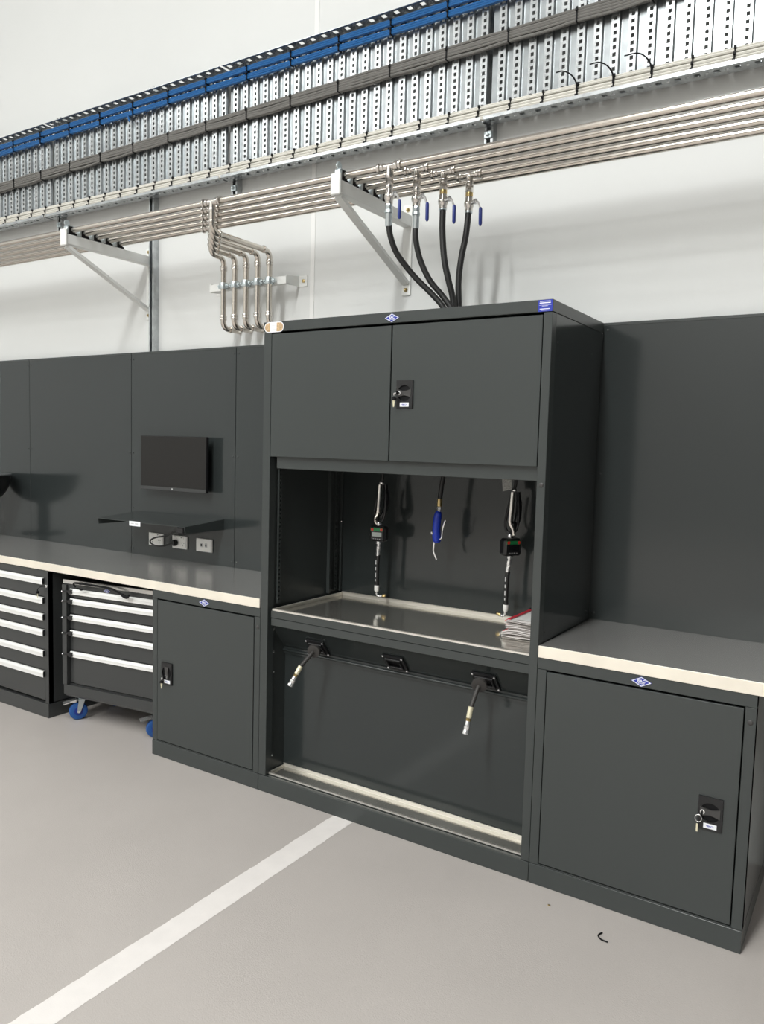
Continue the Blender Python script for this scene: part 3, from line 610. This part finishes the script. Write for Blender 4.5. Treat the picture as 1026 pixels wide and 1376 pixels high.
# ------------------------------------------------------------------ header pipes, drops, valves, hoses
HY = [.090, .168, .246, .324, .402]; HZ = 2.690; PR = .0142
DX = [-.410, -.490, -.570, -.650, -.730]; VX = [.569, .650, .729, .807]
ORD = ['first', 'second', 'third', 'fourth', 'fifth']
for k, y in enumerate(HY):
    t = thing('header_pipe', f'{ORD[k]} stainless pipe from the front, of the five in a row', 'pipe', (0, y, HZ), 'five parallel stainless pipes')
    MB().tube([(-5.0, y, HZ), (4.2, y, HZ)], PR, 16).build('pipe_run', 'pipe', t)
    def tee(x):
        q = MB(); q.lathe([(PR*1.08, -.052), (PR*1.08, .052)], (x, y, HZ), (1, 0, 0), 16)
        for s in (-1, 1): q.ring((x+s*.050, y, HZ), (1, 0, 0), PR, .010, PR*1.62); q.ring((x+s*.032, y, HZ), (1, 0, 0), PR, .014, PR*1.38)
        q.cyl((x, y, HZ), (x, y, HZ-.045), PR*1.08, 14); q.ring((x, y, HZ-.036), (0, 0, 1), PR, .014, PR*1.28)
        q.build('tee_fitting', 'fit', t)
    tee(DX[k]); x = DX[k]
    if k < 4: tee(VX[k])
    yv = .497; path = fillet([(x, y, HZ-.03), (x, y, 2.556), (x, yv, 2.556), (x, yv, 2.186), (x, YW-.001, 2.186)], .036, 7)
    MB().tube(path, PR, 14).build('drop_pipe', 'pipe', t)
    beads = []
    for c, ax in (((x, y, 2.602), (0, 0, 1)), ((x, yv, 2.506), (0, 0, 1)), ((x, yv, 2.492), (0, 0, 1)), ((x, yv, 2.246), (0, 0, 1)), ((x, yv, 2.234), (0, 0, 1)), ((x, yv+.052, 2.186), (0, 1, 0))): beads.append((c, ax))
    if k < 4:
        beads += [((x, y+.046, 2.556), (0, 1, 0)), ((x, yv-.046, 2.556), (0, 1, 0))]
    for c, ax in beads: MB().ring(c, ax, PR, .011, PR*1.36).build('press_bead', 'fit', t)
HEND = [2.457, 2.457, 2.540, 2.538]
HOSE = [[(.570, .09, 2.47), (.574, .10, 2.42), (.590, .13, 2.355), (.640, .18, 2.275), (.705, .215, 2.205), (.752, .232, 2.15), (.772, .236, H+.001)],
        [(.650, .168, 2.47), (.650, .17, 2.42), (.662, .19, 2.34), (.695, .215, 2.26), (.74, .24, 2.20), (.785, .252, 2.14), (.802, .254, H+.001)],
        [(.729, .246, 2.55), (.731, .246, 2.45), (.742, .25, 2.34), (.758, .262, 2.26), (.770, .280, 2.19), (.776, .284, H+.001)],
        [(.807, .324, 2.55), (.800, .32, 2.45), (.785, .315, 2.36), (.776, .315, 2.27), (.778, .318, 2.19), (.784, .320, H+.001)]]
for k in range(4):
    x, y = VX[k], HY[k]; zt = HZ-.040; br = 'fit' if k < 2 else 'brass'
    t = thing('ball_valve', f'ball valve with blue lever under the {ORD[k]} pipe from the front', 'valve', (x, y, HEND[k]), 'ball valves with blue levers')
    MB().lathe([(.012, 0), (.015, .004), (.016, .03), (.013, .034)], (x, y, zt), (0, 0, -1), 6).build('adaptor', 'fit', t)
    MB().lathe([(.014, .030), (.0155, .034), (.0155, .046), (.013, .050)], (x, y, zt), (0, 0, -1), 14).build('thread_seal', br, t)
    MB().lathe([(.013, .046), (.016, .050), (.016, .060), (.019, .066), (.021, .076), (.019, .086), (.016, .090), (.016, .104), (.012, .108)], (x, y, zt), (0, 0, -1), 12).build('body', 'fit', t)
    MB().lathe([(.008, .014), (.008, .038), (.011, .040), (.011, .046), (.005, .048)], (x, y, zt-.076), (.9, -.45, 0), 10).build('stem_nut', 'chrome', t)
    sx, sy = x+.040, y-.020
    MB().tube(fillet([(sx-.006, sy, zt-.074), (sx+.014, sy-.006, zt-.082), (sx+.026, sy-.008, zt-.112)], .012, 4), .0042, 8).build('lever', 'chrome', t)
    MB().tube([(sx+.026, sy-.008, zt-.106), (sx+.027, sy-.008, zt-.112), (sx+.028, sy-.008, zt-.170), (sx+.028, sy-.008, zt-.178)], [.005, .0072, .0072, .004], 10).build('lever_sleeve', 'vblue', t)
    e = HEND[k]
    if k < 2:
        MB().lathe([(.012, .100), (.015, .108), (.015, .120), (.012, .124), (.017, .128), (.017, .140), (.013, .143)], (x, y, zt), (0, 0, -1), 8).build('union_nut', 'zinc', t)
        MB().lathe([(.012, 0), (.0135, .003), (.0135, .052), (.015, .054), (.015, .060)], (x, y, e), (0, 0, 1), 14).build('crimp_ferrule', 'zinc', t)
    else: MB().lathe([(.0125, 0), (.0155, .002), (.0155, .010), (.0125, .013)], (x, y, e-.002), (0, 0, 1), 14).build('hose_clip', 'zinc', t)
    hl = ['left-most black hose curving from the valves to the cabinet top', 'second black hose from the left, curving to the cabinet top', 'third black hose from the left, hanging almost straight to the cabinet top', 'right-most black hose bending left to the cabinet top'][k]
    single(MB().tube(spline(HOSE[k]), .0118 if k < 2 else .0128, 12), 'supply_hose', 'rubber', hl, 'hose', (.775, .28, H), 'black hoses into the cabinet top')
# ------------------------------------------------------------------ pipe brackets
def wall_bracket(x, label):
    t = thing('pipe_bracket', label, 'bracket', (x, YW, 2.30), 'white triangular pipe brackets')
    B(x-.022, x+.022, .052, YW-.009, 2.612, 2.664, c=.002).build('arm', 'whiter', t)
    B(x-.025, x+.025, .040, .052, 2.603, 2.690, c=.004).build('end_cap', 'whiter', t)
    MB().beam((x, .065, 2.602), (x, YW-.012, 2.352), .036, .016).build('brace', 'whiter', t)
    B(x-.024, x+.024, YW-.008, YW-.0003, 2.296, 2.715, c=.002).build('wall_plate', 'whiter', t)
    for z in (2.322, 2.692): MB().lathe([(.010, 0), (.010, .005), (.005, .010), (.004, .014)], (x, YW-.008, z), (0, -1, 0), 6).build('anchor_bolt', 'brass', t)
    for k, y in enumerate(HY):
        c = MB().lathe([(.0148, -.014), (.0205, -.014), (.0205, .014), (.0148, .014)], (x, y, HZ), (1, 0, 0), 16); c.box(x-.013, x+.013, y-.030, y+.030, 2.6645, 2.678, c=.002)
        c = c.build('pipe_clamp', 'blackm', t)
        q = MB(); q.box(x-.0145, x+.0145, y-.034, y-.020, 2.668, 2.708, c=.002); q.box(x-.0145, x+.0145, y-.030, y+.010, 2.709, 2.7125, c=.001); q.tube([(x, y-.027, 2.664), (x, y-.027, 2.716)], .0045, 8)
        if k == 0: q.lathe([(.011, -.0035), (.0165, -.0035), (.0165, .0035), (.011, .0035)], (x, y-.024, 2.724), (1, 0, 0), 14)
        q.build('clamp_saddle', 'zinc', c)
wall_bracket(.335, 'white triangular bracket beside the valves and black hoses')
wall_bracket(-1.462, 'white triangular bracket at the left, beside the tall grey strut')
def drop_rail():
    t = thing('clamp_rail', 'pale wall rail with five clamps holding the pipe drops', 'bracket', (-.59, YW, 2.385))
    B(-.855, -.318, .519, .523, 2.392, 2.430).build('rail', 'whiter', t); B(-.855, -.318, .523, .548, 2.392, 2.395).build('rail_flange', 'whiter', t)
    for x, pl in ((-.853, -1), (-.320, 1)):
        MB().hull([(x+i, y, z) for i in (-.002, .002) for y, z in ((.524, 2.388), (.524, 2.436), (YW-.005, 2.396), (YW-.005, 2.446))]).build('stand_off', 'whiter', t)
        B(min(x, x+pl*.055), max(x, x+pl*.055), YW-.005, YW-.0003, 2.392, 2.448, c=.001).build('wall_plate', 'whiter', t)
        MB().lathe([(.009, 0), (.009, .005), (.004, .008)], (x+pl*.032, YW-.005, 2.420), (0, -1, 0), 6).build('anchor_bolt', 'brass', t)
    for x in DX:
        c = MB(); c.lathe([(.0148, -.017), (.0215, -.017), (.0230, -.012), (.0230, .012), (.0215, .017), (.0148, .017)], (x, .497, 2.408), (0, 0, 1), 18)
        for s in (-1, 1): c.box(x+s*.028-.009, x+s*.028+.009, .492, .502, 2.397, 2.419, c=.002); c.lathe([(.0045, -.012), (.0045, .012)], (x+s*.028, .497, 2.408), (0, 1, 0), 8)
        c.build('pipe_clamp', 'zinc', t)
drop_rail()
# ------------------------------------------------------------------ strut channels and cable tray
def strut(x, z0, z1, label):
    t = thing('strut_channel', label, 'strut', (x, YW, z0), 'galvanised strut channels behind the cable tray')
    q = MB(); q.box(x-.0205, x+.0205, YW-.003, YW-.0003, z0, z1); q.box(x-.0205, x-.018, YW-.041, YW-.003, z0, z1); q.box(x+.018, x+.0205, YW-.041, YW-.003, z0, z1)
    q.box(x-.018, x-.010, YW-.041, YW-.0385, z0, z1); q.box(x+.010, x+.018, YW-.041, YW-.0385, z0, z1); q.build('channel', 'galv', t); return t
def stub(x, label):
    t = strut(x, 2.905, 3.612, label)
    B(x-.018, x+.018, YW-.05, YW-.0415, 2.93, 2.96, c=.002).build('channel_nut', 'zinc', t)
    MB().lathe([(.009, 0), (.009, .006), (.005, .010)], (x, YW-.05, 2.945), (0, -1, 0), 6).build('bolt_head', 'zinc', t)
stub(.755, 'short strut stub under the cable tray, right of the valves')
stub(-.748, 'short strut stub under the cable tray, left of the pipe drops')
stub(-2.272, 'short strut stub under the cable tray, above the left bracket')
strut(-1.405, 2.1, 3.612, 'tall grey strut running up the wall behind the pipes')
TY, TZ0, TZ1, TF = .582, 2.982, 3.556, .514
PIT = .0692
YP = TY-.014
def rib_mesh():     # raised strip with a column of slots and sloped sides
    q = MB(); hz = (TZ1-TZ0-.024)/20; zs = [TZ0+.012]; e = .0165
    for i in range(20): zs += [TZ0+.012+hz*(i+.22), TZ0+.012+hz*(i+.76)]
    zs.append(TZ1-.012); xs = [-e, -.0066, .0066, e]; V = [(x, YP, z) for z in zs for x in xs]; F = []
    for j in range(len(zs)-1):
        for i in range(3):
            if i == 1 and j % 2 == 1: continue
            F.append((j*4+i, j*4+i+1, j*4+i+5, j*4+i+4))
    q.faces(V, F); a, b = zs[0], zs[-1]
    for s_ in (-1, 1): q.faces([(s_*e, YP, a), (s_*.0205, TY, a), (s_*.0205, TY, b), (s_*e, YP, b)], [(0, 1, 2, 3)])
    for z in (a, b): q.faces([(-e, YP, z), (e, YP, z), (.0205, TY, z), (-.0205, TY, z)], [(0, 1, 2, 3)])
    me = q.mesh('slotted_rib'); me.materials.append(M['galv']); return me
def flat_mesh():    # flat strip between two ribs
    a, b, e = TZ0+.012, TZ1-.012, PIT/2-.0205
    q = MB().faces([(-e, TY, a), (e, TY, a), (e, TY, b), (-e, TY, b)], [(0, 1, 2, 3)])
    me = q.mesh('flat_strip'); me.materials.append(M['galvs']); return me
PERF = flat_mesh()
RIB = rib_mesh()
def flange(q, x0, n, z, up):
    # horizontal perforated flange with a row of holes and a turned edge
    for i in range(n):
        a = x0+i*PIT; xs = [a, a+.020, a+.042, a+PIT]; ys = [TF, TF+.016, TF+.040, TY]
        V = [(x, y, z) for y in ys for x in xs]; F = [(j*4+k, j*4+k+1, j*4+k+5, j*4+k+4) for j in range(3) for k in range(3) if not (j == 1 and k == 1)]
        q.faces(V, F)
    x1 = x0+n*PIT; q.box(x0, x1, TF-.002, TF, z-(.0 if up else .002), z+(.014 if up else .0))
def cable_tray(x0, n, label):
    x1 = x0+n*PIT; t = thing('cable_tray', label, 'cable tray', ((x0+x1)/2, TY, TZ0), 'ribbed cable tray lengths along the wall')
    q = MB()
    q.box(x0, x1, TY-.0005, TY+.001, TZ0, TZ0+.012); q.box(x0, x1, TY-.0005, TY+.001, TZ1-.012, TZ1)
    q.build('tray_sheet', 'galv', t)
    q = MB(); flange(q, x0, n, TZ0, True); q.build('lower_flange', 'galv', t)
    q = MB(); flange(q, x0, n, TZ1, False); q.build('upper_flange', 'galv', t)
    for i in range(n):
        link('slotted_rib', RIB, t, loc=Vector((x0+(i+.75)*PIT, 0, 0))-Vector(t.location)); link('flat_strip', PERF, t, loc=Vector((x0+(i+.25)*PIT, 0, 0))-Vector(t.location))
    q = MB()
    for i in range(n): q.lathe([(.007, 0), (.006, .003), (.003, .005)], (x0+(i+.95)*PIT if i < n-1 else x0+(i+.5)*PIT, TF+.03, TZ0), (0, 0, -1), 8)
    q = q.build('underside_dimples', 'galv', t); q['kind'] = 'stuff'
L22 = 22*PIT
cable_tray(.763, 20, 'length of ribbed galvanised cable tray at the upper right')
cable_tray(.763-.016-L22, 22, 'length of ribbed galvanised cable tray above the valves and pipe drops')
cable_tray(.763-2*(.016+L22), 22, 'length of ribbed galvanised cable tray above the left bracket')
cable_tray(.763-3*(.016+L22)+4*PIT, 18, 'length of ribbed galvanised cable tray at the far left')
XA, XB = -3.75, 2.10; TP = .295; T0 = -.03
def bundle(name, label, m, yz, r, pts, wob, ties, tie_box, sag=0, group=None):
    yc, zc0, slope = yz
    t = thing('cable_bundle', label, 'cables', (0, yc, zc0), group)
    n = 78
    for (dy, dz) in pts:
        ph, am = random.uniform(0, 6.28), random.uniform(.3, 1)*wob; P = []
        for i in range(n+1):
            x = XA+(XB-XA)*i/n; u = ((x-ties[0])/ties[1]) % 1; mid = math.sin(math.pi*u)
            P.append((x, yc+dy*(1+.1*mid)+.3*am*mid*math.sin(ph+1.7*x), zc0+slope*x+dz*(.93+.16*mid)+am*mid*math.sin(ph+2.3*x)-sag*mid))
        MB().tube(P, r, 6).build('cable', m, t)
    hy, hz = tie_box; q = MB()
    for k in range(-30, 30):
        x = ties[0]+k*ties[1]
        if XA+.05 < x < XB-.05:
            z = zc0+slope*x; me = MB()
            for a in ((-hy, -hy+.003, -hz, hz), (hy-.003, hy, -hz, hz), (-hy, hy, -hz, -hz+.003), (-hy, hy, hz-.003, hz)): me.box(x-.003, x+.003, yc+a[0], yc+a[1], z+a[2], z+a[3])
            me.box(x-.0045, x+.0045, yc-hy-.005, yc-hy+.001, z+hz*.5-.004, z+hz*.5+.006)
            me.build('cable_tie', 'blackm', t)
    return t
pack = lambda rows, r: [(-(c-(rw-1)/2)*2*r*.95, (ri-(len(rows)-1)/2)*1.9*r) for ri, rw in enumerate(rows) for c in range(rw)]
bundle('b', 'upper run of blue data cables along the top of the tray', 'cblue', (.548, 3.520, .002), .0047, pack([2, 2, 2], .0047), .0008, (T0, TP), (.014, .016), group='blue cable runs')
bundle('b', 'lower run of blue data cables along the top of the tray', 'cblue', (.548, 3.479, .002), .0047, pack([2, 2, 2], .0047), .0008, (T0, TP), (.014, .016), .001, group='blue cable runs')
bundle('g', 'thick bundle of grey cables along the middle of the tray', 'cgrey', (.550, 3.303, .0175), .0058, pack([2, 2, 2, 2, 2], .0058), .0055, (T0, TP), (.014, .029), .002)
bundle('w', 'upper run of white cables along the foot of the tray', 'cwhite', (.556, 3.050, .0), .005, pack([2, 1], .005), .001, (-.007, .1465), (.010, .008), group='white cable runs')
wb = bundle('w', 'middle run of white cables along the foot of the tray', 'cwhite', (.552, 3.022, .0), .006, pack([2, 2], .006), .001, (-.007, .1465), (.014, .013), group='white cable runs')
bundle('w', 'lower run of white cables along the foot of the tray', 'cwhite', (.538, 2.998, .0), .005, pack([2, 1], .005), .001, (-.007, .1465), (.010, .008), group='white cable runs')
for i, x in enumerate((1.165, 1.312, 1.458)):
    MB().tube(spline([(x, .535, 3.03), (x-.004, .532, 3.058), (x-.022, .520, 3.085), (x-.05, .505, 3.098), (x-.075-.01*i, .495, 3.094)]), [.0034]*12+[.0028]*13, 6).build('tie_tail', 'blackm', wb)
# one loose blue end below the runs
single(MB().tube(spline([(-1.555, .545, 3.470), (-1.545, .540, 3.450), (-1.530, .536, 3.425)]), .005, 6), 'loose_cable_end', 'cblue', 'short blue cable end drooping below the blue runs', 'cable', (-1.54, .54, 3.425))
# ------------------------------------------------------------------ bits on the floor
single(MB().tube(spline([(1.632, -.150, .003), (1.626, -.172, .003), (1.640, -.188, .003), (1.662, -.190, .003)]), .0026, 6), 'tie_offcut', 'blackm', 'small curled black cable tie offcut on the floor', 'offcut', (1.64, -.175, 0))
single(MB().hull([(1.430+.005*math.cos(a), -.101+.004*math.sin(a), z) for a in (0, 1, 2, 3.2, 4.4, 5.3) for z in (0, .003)]), 'crumb', 'brass', 'tiny brown crumb on the floor near the tall cabinet', 'crumb', (1.43, -.101, 0))
